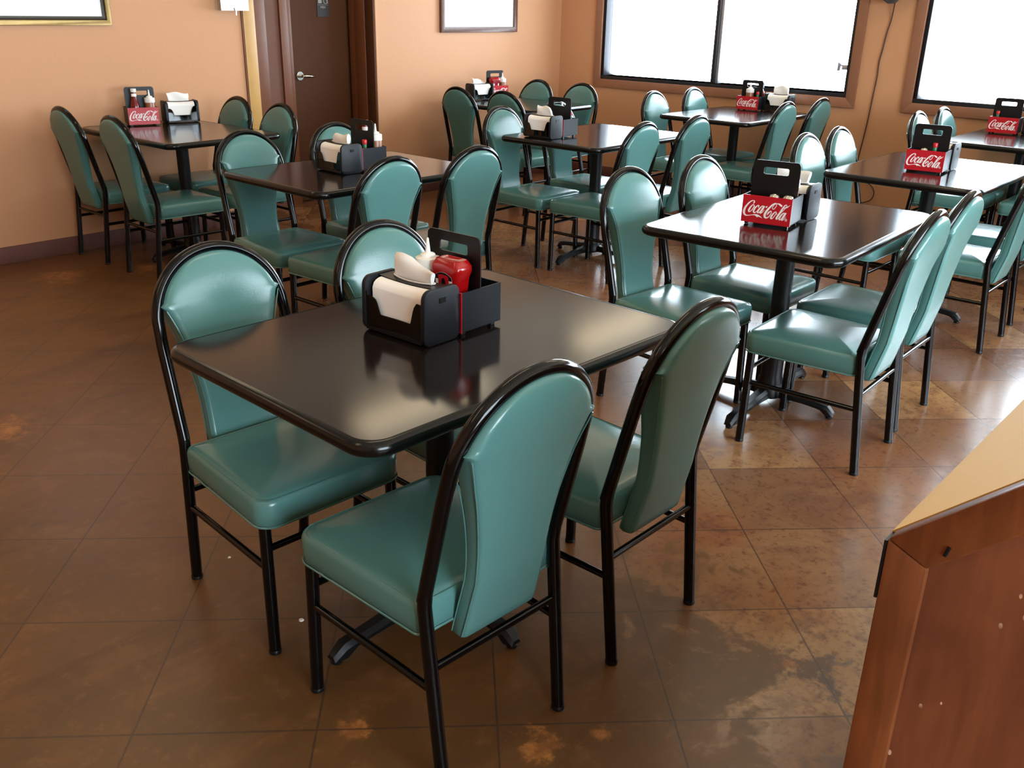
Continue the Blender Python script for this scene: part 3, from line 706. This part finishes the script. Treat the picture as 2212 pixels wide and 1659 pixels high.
# ------------------------------------------------------------------ condiment caddy
CX, CYh, CZ0, CZ1 = 0.068, 0.0905, 0.010, 0.106
def make_caddy():
    root = empty('condiment_caddy'); t = 0.003
    b = MB()
    b.box(-CX + t, CX - t, -CYh, CYh, CZ0, CZ0 + t)
    b.box(-CX, -CX + t, -CYh, CYh, CZ0, CZ1).box(CX - t, CX, -CYh, CYh, CZ0, CZ1)
    b.box(-CX + t, CX - t, -CYh, -CYh + t, CZ0, CZ1).box(-CX + t, CX - t, CYh - t, CYh, CZ0, CZ1)
    b.obj('bin', 'slate_plastic', root, smooth=False)
    for sx in (-1, 1):
        for s2 in (-1, 1):
            MB().box(sx * 0.052 - 0.007, sx * 0.052 + 0.007, s2 * 0.074 - 0.006, s2 * 0.074 + 0.006, 0, CZ0).obj('foot', 'black_plastic', root)
    # handle plate with a slot: built as a ring between outer and inner outline plus the lower plate
    pl = MB(); zt, zm = 0.224, 0.150; n = 6
    hy = CYh - 0.004
    pl.box(-0.002, 0.002, -hy, hy, CZ0 + t, zm)
    outer = [(-hy, zm)] + [(hy, zm)] + [(hy - 0.016 + 0.016 * math.cos(a), zt - 0.016 + 0.016 * math.sin(a)) for a in (PI / 2 * q / n for q in range(n + 1))] + [(-hy + 0.016 - 0.016 * math.sin(a), zt - 0.016 + 0.016 * math.cos(a)) for a in (PI / 2 * q / n for q in range(n + 1))]
    inner = []
    s = rrect(0.046, 0.0125, 0.006, 4, 0, 0.188)
    # resample both outlines by angle about the slot centre
    def at_angle(poly, ang):
        dx, dz = math.cos(ang), math.sin(ang); best = None
        for i in range(len(poly)):
            (x1, z1), (x2, z2) = poly[i], poly[(i + 1) % len(poly)]
            z1 -= 0.188; z2 -= 0.188
            ex, ez = x2 - x1, z2 - z1; den = dx * ez - dz * ex
            if abs(den) < 1e-12: continue
            tt = (x1 * ez - z1 * ex) / den; uu = (x1 * dz - z1 * dx) / den
            if tt > 0 and -1e-9 <= uu <= 1 + 1e-9 and (best is None or tt < best): best = tt
        return (best * dx, 0.188 + best * dz)
    angs = sorted([math.atan2(z - 0.188, x) for x, z in outer + s])
    rings = []
    for x_, poly in ((-0.002, s), (-0.002, outer), (0.002, outer), (0.002, s), (-0.002, s)):
        rings.append([(x_, *at_angle(poly, a)) for a in angs])
    pl.loft(rings, cap0=False, cap1=False)
    pl.obj('handle_plate', 'black_plastic', root, smooth=False)
    for sx in (-1,):
        p = MB(); p.box(min(sx * CX, sx * (CX + 0.0025)), max(sx * CX, sx * (CX + 0.0025)), -CYh, CYh, CZ0 - 0.002, CZ1 + 0.001)
        po = p.obj('sign_panel', 'red_panel', root, smooth=False)
        H = CZ1 - CZ0 + 0.003
        def fn(u, v, d, sx=sx): return (sx * (CX + 0.0025 + d), (0.5 - u) * 2 * CYh * (1 if sx < 0 else -1), CZ0 - 0.002 + v * H)
        lettering_mesh(fn).obj('lettering', 'white_ink', po, smooth=False)
    return root
CADDY = {'T1': (1.539, 1.543, 0.02), 'T2': (3.185, 1.540, 0.17), 'T3': (4.900, 1.572, 0.10), 'T4': (2.868, 3.478, -0.05), 'T6': (4.524, 3.632, 0.0),
         'T8': (6.955, 3.652, 0.06), 'T5': (2.925, 5.660, PI / 2 - 0.30), 'T7': (6.022, 5.545, PI / 2 - 0.2), 'T9': (6.958, 1.780, 0.06)}
cproto = make_caddy()
for i, (k, (x, y, rz)) in enumerate(CADDY.items()):
    c = cproto if i == 0 else dup(cproto)
    c.location = (x, y, TZ + 0.0008); c.rotation_euler = (0, 0, rz)
    tag(c, 'black condiment caddy with a slotted handle plate standing on the %s' % TN[k], 'caddy', 'condiment caddies')

# ------------------------------------------------------------------ napkin dispenser, faces -X
DX, DY, DZ = 0.057, 0.104, 0.132
def make_dispenser():
    root = empty('napkin_dispenser')
    def endp(y0, y1, name):
        pts = rrect(DX, DZ / 2, 0.022, 6, 0, DZ / 2 + 0.001)
        pts = [(a * (1 + 0.06 * (1 - b / DZ)), b) for a, b in pts]
        return prism(MB(), pts, lambda a, b, t: (a, t, b), y0, y1).obj(name, 'slate_plastic', root, bevel=0.002)
    for s in (-1, 1):
        p = endp(s * DY if s < 0 else DY - 0.012, -DY + 0.012 if s < 0 else DY, 'end_panel')
        MB().box(-0.010, 0.010, s * (DY + 0.001) - 0.001, s * (DY + 0.001) + 0.001, 0.098, 0.110).obj('latch', 'black_plastic', p)
    # inner shell: floor, back edges and the top cover with a slot
    w = DY - 0.012
    MB().box(-DX, DX, -w, w, 0.006, 0.014).obj('floor_plate', 'black_plastic', root, smooth=False)
    prof = []
    for q in range(9):
        a = PI * 0.5 * q / 8; prof.append((0.030 + 0.026 * math.sin(a), 0.104 + 0.026 * math.cos(a)))
    prof = [(-0.014, 0.130)] + prof
    tc = MB(); m = 10; rings = []
    for j in range(m + 1):
        y = -w + 2 * w * j / m; dip = -0.004 * math.cos(PI * (j / m - 0.5))
        rings.append([(a, y, b + dip) for a, b in prof] + [(a - 0.002 * (1 if a > 0.04 else 0), y, b + dip - 0.003) for a, b in reversed(prof)])
    tc.loft(rings)
    tc.obj('top_cover', 'black_plastic', root, angle=50)
    # slot rim
    rim = [(0.015 + 0.016 * math.cos(a) * (1 if abs(math.cos(a)) > 0 else 1), 0.066 * math.sin(a)) for a in (2 * PI * q / 28 for q in range(28))]
    MB().tube([(x, y, 0.1275 + 0.0012 - 0.004 * math.cos(PI * y / (2 * w)) + 0.004) for x, y in rim] + [(rim[0][0], rim[0][1], 0.1287 + 0.0)], 0.0016, 6).obj('slot_rim', 'white_plastic', root)
    # smoked face plates with a notched window, front and rear
    for s in (-1, 1):
        fp = MB(); n = 10
        notch = [(-w, 0.100), (-0.073, 0.100), (-0.062, 0.085), (-0.050, 0.046), (0.050, 0.046), (0.062, 0.080), (0.075, 0.088), (w, 0.088)]
        top = []
        for i in range(41):
            y = -w + 2 * w * i / 40
            for (a, b), (c, d) in zip(notch[:-1], notch[1:]):
                if a <= y <= c + 1e-9:
                    top.append((y, b + (d - b) * (y - a) / max(1e-9, c - a))); break
        rows = []
        for y, z in top:
            bow = 0.010 * math.cos(PI * y / (2 * w)) ** 1
            rows.append([(s * (DX - 0.001 - bow * 0.7), y, 0.012), (s * (DX - 0.002 - bow * 0.7), y, z), (s * (DX - 0.0045 - bow * 0.7), y, z), (s * (DX - 0.0035 - bow * 0.7), y, 0.012)])
        fp.loft(rows)
        fp.obj('face_plate', 'smoke', root, smooth=False)
    # frame edges next to the end panels
    ed = MB()
    for s in (-1, 1):
        for sx in (-1, 1):
            ed.box(sx * (DX - 0.003) - 0.002, sx * (DX - 0.003) + 0.002, s * (w - 0.002) - 0.002, s * (w - 0.002) + 0.002, 0.008, 0.099)
    ed.obj('corner_posts', 'black_plastic', root)
    # dark core behind the stack
    MB().box(-0.012, 0.040, -w + 0.004, w - 0.004, 0.015, 0.110).obj('spring_plate', 'black_plastic', root, smooth=False)
    return root
def make_stack():
    w = 0.082; mb = MB(); rings = []
    # rounded pad of folded napkins bulging forward, slight sheets at the front
    prof = [(-0.0135, 0.016), (-0.040, 0.016)]
    z = 0.016; k = 0
    while z < 0.105:
        prof.append((-0.0425 - 0.0005 * (k % 2), z)); z += 0.0024; k += 1
    prof += [(-0.042, 0.108), (-0.038, 0.117), (-0.031, 0.1225), (-0.022, 0.1255), (-0.0150, 0.1262), (-0.0135, 0.1262)]
    for j in range(9):
        y = -w + 2 * w * j / 8; dip = -0.003 * math.cos(PI * (j / 8 - 0.5)); bow = 0.006 * math.cos(PI * y / (2 * w))
        rings.append([((a + bow) if a < -0.02 else a, y, b + (dip if b > 0.1 else 0)) for a, b in prof])
    mb.loft(rings)
    return mb.obj('napkin_stack', 'paper', angle=30)
def make_napkin(h0, h1, y0, y1, lean_y, flop, ph):
    """puffed folded sheet rising out of the slot; h0/h1 heights at the two ends, flop lets the far end fall forward"""
    mb = MB(); n, m = 17, 8; rings = []
    for i in range(n):
        u = i / (n - 1); h = h0 + (h1 - h0) * u + 0.005 * math.sin(7 * u + ph)
        th = 0.0065 + 0.0045 * math.sin(5 * u + ph * 2) + 0.004 * u
        f = flop * max(0, u - 0.45) / 0.55
        pts = []
        for side in (-1, 1):
            for j in range(m):
                v = j / m if side < 0 else 1 - j / m
                bow = th * max(0.0, math.sin(PI * min(1.0, v))) ** 0.7 * (0.5 + 0.5 * v) + 0.0012
                x = side * bow + 0.004 * math.sin(6 * u + 3 * v + ph) * v - 0.020 * f * v
                yb = 0.058 - 0.116 * u; yt = y0 + (y1 - y0) * u
                y = yb + (yt - yb) * v + lean_y * v * v - 0.016 * f * v
                z = h * v - 0.030 * f * v * v
                pts.append((x, y, z))
        rings.append(pts)
    mb.loft(rings)
    return mb.obj('paper_napkin', 'paper', angle=70)
NAP = {'T1': (0.064, 0.066, 0.066, -0.058, -0.006, 0.9, 0.3), 'T2': (0.060, 0.056, 0.060, -0.070, 0.0, 0.2, 1.2), 'T3': (0.030, 0.022, 0.05, -0.05, 0.0, 0.0, 2.0),
       'T4': (0.045, 0.058, 0.045, -0.062, -0.005, 0.2, 0.9), 'T6': (0.062, 0.066, 0.050, -0.045, 0.006, 0.3, 2.6), 'T8': (0.070, 0.068, 0.060, -0.058, 0.0, 0.0, 4.0),
       'T5': (0.062, 0.056, 0.070, -0.066, 0.0, 0.0, 5.0), 'T7': (0.058, 0.036, 0.055, -0.050, 0.012, 0.5, 3.3), 'T9': (0.05, 0.05, 0.06, -0.06, 0, 0, 1.0)}
DISP = {'T1': (1.407, 1.556, 0.03), 'T2': (3.352, 1.560, 0.05), 'T3': (5.040, 1.588, 0.02), 'T4': (2.733, 3.488, -0.06), 'T6': (4.388, 3.645, 0.02),
        'T8': (7.030, 3.450, 0.02), 'T5': (3.175, 5.640, PI / 2 - 0.25), 'T7': (5.812, 5.520, PI / 2 - 0.16), 'T9': (7.02, 1.570, 0.0)}
dproto = make_dispenser(); sproto = make_stack()
for i, (k, (x, y, rz)) in enumerate(DISP.items()):
    z0 = TZ + 0.0008
    d = dproto if i == 0 else dup(dproto)
    d.location = (x, y, z0); d.rotation_euler = (0, 0, rz)
    tag(d, 'black tabletop napkin dispenser standing on the %s' % TN[k], 'napkin dispenser', 'napkin dispensers')
    s = sproto if i == 0 else dup(sproto)
    s.location = (x, y, z0); s.rotation_euler = (0, 0, rz)
    tag(s, 'stack of folded white napkins inside the dispenser on the %s' % TN[k], 'napkins', 'napkin stacks')
    nk = make_napkin(*NAP[k])
    nk.location = (x + 0.015 * math.cos(rz), y + 0.015 * math.sin(rz), z0 + 0.118); nk.rotation_euler = (0, 0, rz)
    tag(nk, 'white paper napkin sticking out of the dispenser on the %s' % TN[k], 'napkin', 'pulled-up napkins')

# ------------------------------------------------------------------ bottles and shakers
def squeeze(fill=0.7, body='sauce'):
    r = empty('squeeze_bottle')
    MB().lathe([(0.022, 0), (0.028, 0.002), (0.029, 0.01), (0.029, 0.118), (0.0275, 0.124), (0.024, 0.127)], seg=24).obj('bottle_body', body, r)
    MB().lathe([(0.0302, 0.120), (0.0309, 0.123), (0.0307, 0.142), (0.030, 0.147), (0.018, 0.150), (0.018, 0.155), (0.016, 0.157), (0.0065, 0.160), (0.0028, 0.193), (0.0012, 0.195)], seg=24).obj('nozzle_cap', 'white_plastic', r)
    return r
def ketchup_squeeze():
    r = empty('ketchup_bottle'); rings = []
    # upside-down squeeze bottle: cap at the bottom, broad shouldered body
    prof = ((0.018, 0.030, 0.026), (0.022, 0.033, 0.034), (0.025, 0.036, 0.06), (0.0235, 0.033, 0.085), (0.0255, 0.036, 0.115), (0.029, 0.042, 0.135), (0.028, 0.041, 0.145), (0.021, 0.033, 0.158), (0.014, 0.026, 0.160), (0.010, 0.018, 0.157))
    for hx, hy, z in prof:
        hy *= 1.12; hx *= 1.05
        rings.append([(a, b, z) for a, b in rrect(hx, hy, min(hx, hy) * 0.55, 5)])
    MB().loft(rings).obj('bottle_body', 'ketchup', r, angle=35)
    MB().lathe([(0.017, 0), (0.02, 0.002), (0.02, 0.024), (0.016, 0.028)], seg=20).obj('bottle_cap', 'white_plastic', r)
    for sx in (-1, 1):
        def fn(a, b, t, sx=sx):
            x = 0.03
            for (h0_, _, z0_), (h1_, _, z1_) in zip(prof[:-1], prof[1:]):
                if z0_ <= b <= z1_: x = (h0_ + (h1_ - h0_) * (b - z0_) / (z1_ - z0_)) * 1.05 + 0.0006
            return (sx * (x + t), a * sx, b)
        def grid(x0, x1, zlo, zhi, t, mat, name, par):
            """curved patch: zhi(x) gives the upper edge"""
            rows = []
            for j in range(9):
                rows.append([fn(x0 + (x1 - x0) * i / 8, zlo + (zhi(x0 + (x1 - x0) * i / 8) - zlo) * j / 8, t) for i in range(9)])
            return MB().loft(rows, close=False, cap0=False, cap1=False).obj(name, mat, par)
        lb = grid(-0.027, 0.027, 0.036, lambda q: 0.131 - 14 * q * q, 0.0, 'paper', 'label', r); lb['label'] = 'white paper label'
        grid(-0.0265, 0.0265, 0.112, lambda q: 0.1306 - 14 * q * q, 0.0006, 'black_plastic', 'label_arch', lb)
        grid(-0.017, 0.017, 0.080, lambda q: 0.1255 - 10 * q * q, 0.0012, 'red_panel', 'label_shield', lb)
        mbo = MB(); mbo.add([fn(0.0062 * math.cos(2 * PI * q / 18), 0.108 + 0.0088 * math.sin(2 * PI * q / 18), 0.0019) for q in range(18)], [tuple(range(18))])
        mbo.obj('label_oval', 'black_plastic', lb, smooth=False)
    return r
def ketchup_glass():
    r = empty('ketchup_bottle')
    MB().lathe([(0.022, 0), (0.028, 0.004), (0.0285, 0.09), (0.027, 0.105), (0.019, 0.135), (0.0145, 0.158), (0.0135, 0.185)], seg=24).obj('bottle_body', 'dark_sauce', r)
    MB().lathe([(0.0155, 0.158), (0.0152, 0.159), (0.0150, 0.173), (0.0145, 0.174)], seg=24).obj('neck_label', 'paper', r)
    MB().lathe([(0.0155, 0.183), (0.0165, 0.185), (0.0165, 0.200), (0.015, 0.203)], seg=24).obj('bottle_cap', 'white_plastic', r)
    return r
def flip_bottle():
    r = empty('sauce_bottle')
    MB().lathe([(0.02, 0), (0.026, 0.003), (0.027, 0.10), (0.025, 0.125), (0.016, 0.14), (0.015, 0.15)], seg=24).obj('bottle_body', 'dark_sauce', r)
    c = MB().lathe([(0.017, 0.148), (0.0185, 0.150), (0.0185, 0.163), (0.016, 0.166)], seg=20)
    c.loft([[(x, y, z) for x, z in ((0.0, 0.166), (0.02, 0.166), (0.038, 0.185), (0.012, 0.192))] for y in (-0.013, 0.013)])
    c.obj('flip_cap', 'black_plastic', r)
    return r
def hot_sauce():
    r = empty('hot_sauce_bottle')
    MB().lathe([(0.013, 0), (0.0165, 0.003), (0.0165, 0.075), (0.014, 0.085), (0.0085, 0.092), (0.008, 0.10)], seg=20).obj('bottle_body', 'hot_sauce', r)
    MB().lathe([(0.0092, 0.092), (0.0094, 0.093), (0.0094, 0.108), (0.0088, 0.109)], seg=16).obj('neck_band', 'green_label', r)
    MB().lathe([(0.0105, 0.1085), (0.011, 0.110), (0.011, 0.127), (0.0095, 0.129)], seg=16).obj('bottle_cap', 'cap_red', r)
    return r
def shaker():
    r = empty('shaker')
    MB().lathe([(0.016, 0), (0.0185, 0.002), (0.0175, 0.078)], seg=16).obj('shaker_glass', 'glass_jar', r)
    MB().lathe([(0.0195, 0.074), (0.0198, 0.076), (0.0195, 0.090), (0.016, 0.098), (0.008, 0.102), (0.002, 0.103)], seg=20).obj('shaker_top', 'chrome', r)
    return r
def place(o, tk, lx, ly, label, cat, group, rz=0.0):
    x, y, a = CADDY[tk]
    o.location = (x + lx * math.cos(a) - ly * math.sin(a), y + lx * math.sin(a) + ly * math.cos(a), TZ + 0.0008 + CZ0 + 0.0032)
    o.rotation_euler = (0, 0, a + rz); tag(o, label % TN[tk], cat, group)
SQ = squeeze(); KS = ketchup_squeeze(); HS = hot_sauce(); SH = shaker()
used = set()
def inst(p):
    if p.name in used: return dup(p)
    used.add(p.name); return p
sq_l = 'white capped squeeze bottle of brown sauce in the caddy on the %s'
for tk, lx, ly in (('T1', -0.034, 0.0545), ('T2', 0.034, -0.050), ('T4', 0.034, -0.055), ('T5', -0.034, -0.050), ('T6', 0.034, 0.010), ('T7', -0.034, -0.055), ('T8', -0.034, 0.002)):
    place(inst(SQ), tk, lx, ly, sq_l, 'bottle', 'squeeze bottles')
for tk, lx, ly in (('T1', -0.035, -0.026), ('T7', -0.035, 0.028)):
    place(inst(KS), tk, lx, ly, 'red ketchup squeeze bottle in the caddy on the %s', 'bottle', 'ketchup squeeze bottles')
place(ketchup_glass(), 'T5', -0.033, 0.038, 'glass ketchup bottle with white cap in the caddy on the %s', 'bottle', None)
place(ketchup_glass(), 'T4', 0.034, 0.020, 'dark red bottle with white cap seen through the handle slot, %s', 'bottle', None)
place(flip_bottle(), 'T8', 0.034, -0.060, 'dark red sauce bottle with flip cap in the caddy on the %s', 'bottle', None)
for tk, lx, ly in (('T3', -0.034, -0.030), ('T4', -0.036, -0.064), ('T6', 0.030, -0.060), ('T8', -0.036, -0.064), ('T9', -0.034, 0.050)):
    place(inst(HS), tk, lx, ly, 'small red capped hot sauce bottle in the caddy on the %s', 'bottle', 'hot sauce bottles')
place(inst(SH), 'T2', -0.040, -0.015, 'metal topped shaker in the caddy on the %s, left of two', 'shaker', 'shakers')
place(inst(SH), 'T2', -0.040, -0.064, 'metal topped shaker in the caddy on the %s, right of two', 'shaker', 'shakers')
place(inst(SH), 'T3', -0.040, 0.015, 'metal topped shaker beside the hot sauce in the %s caddy', 'shaker', 'shakers')

# ------------------------------------------------------------------ sloped counter at the right
ct = tag(empty('service_counter', (1.030, 0.296, 0)), 'wooden service counter end with sloping yellow laminate top at the right edge', 'counter')
ZT0, SL, LY, LX = 0.90, 0.95, 0.36, 1.25
c_, s_ = 1 / math.hypot(1, SL), SL / math.hypot(1, SL)
def top_z(dy): return ZT0 + SL * dy            # dy = distance back from the low edge
pw = 0.05
# end panel, recessed
MB().loft([[(x, -p[0], p[1]) for p in ((pw * .8, 0.0), (LY - 0.03, 0.0), (LY - 0.03, top_z(LY - 0.03) - 0.05), (pw * .8, top_z(pw * .8) - 0.05))] for x in (0.010, 0.0265)]).obj('end_panel', 'counter_panel', ct, smooth=False)
drop = pw / c_
MB().loft([[(x, -p[0], p[1]) for p in ((0.0, 0.0), (pw, 0.0), (pw, top_z(pw) - drop), (0.0, ZT0 - 0.001))] for x in (0.0, 0.027)]).obj('trim_post', 'counter_wood', ct, bevel=0.003)
MB().loft([[(x, -p[0], p[1]) for p in ((0.0, ZT0), (LY, top_z(LY)), (LY, top_z(LY) - drop), (pw, top_z(pw) - drop))] for x in (0.0, 0.027)]).obj('trim_rail', 'counter_wood', ct, bevel=0.003)
MB().loft([[(x, -p[0], p[1]) for p in ((-0.004, ZT0 - 0.002), (LY, top_z(LY) + 0.001), (LY, top_z(LY) - 0.02), (0.0, ZT0 - 0.022))] for x in (0.0272, LX)]).obj('sloping_top', 'laminate_yellow', ct, smooth=False)
MB().box(0.0005, LX, 0.0, 0.0035, ZT0 - 0.085, ZT0 - 0.003).obj('edge_strip', 'black_plastic', ct, smooth=False)
MB().box(0.02, LX, -0.03, 0.0, 0.0, ZT0 - 0.024).obj('front_panel', 'counter_panel', ct, smooth=False)
MB().box(0.02, LX, -LY, -LY + 0.03, 0.0, top_z(LY) - 0.03).obj('rear_panel', 'counter_panel', ct, smooth=False)
MB().box(LX - 0.03, LX, -LY + 0.03, -0.03, 0.0, ZT0 - 0.03).obj('side_panel', 'counter_panel', ct, smooth=False)
MB().tube([(-0.0006, -0.066, 0.905), (-0.0006, -0.069, 0.918)], 0.0022, 6).obj('dark_mark', 'black_plastic', ct)

# ------------------------------------------------------------------ paper bits on the floor
def scrap(x, y, s, lab, seed):
    rnd = random.Random(seed); n = 7; mb = MB()
    o = [(s * (0.7 + 0.5 * rnd.random()) * math.cos(2 * PI * k / n), s * (0.7 + 0.5 * rnd.random()) * math.sin(2 * PI * k / n)) for k in range(n)]
    mb.loft([[(a, b, 0.0) for a, b in o], [(a * .8, b * .8, s * (0.3 + 0.3 * rnd.random())) for a, b in o]])
    ob = mb.obj('paper_scrap', 'scrap', smooth=False); ob.location = (x, y, 0.0005); tag(ob, lab, 'scrap', 'paper scraps')
scrap(1.147, 1.717, 0.008, 'white paper scrap on the floor beside the front leg of a front chair', 3)
scrap(1.185, 2.107, 0.005, 'tiny white crumb at the rear leg of the front left chair', 4)
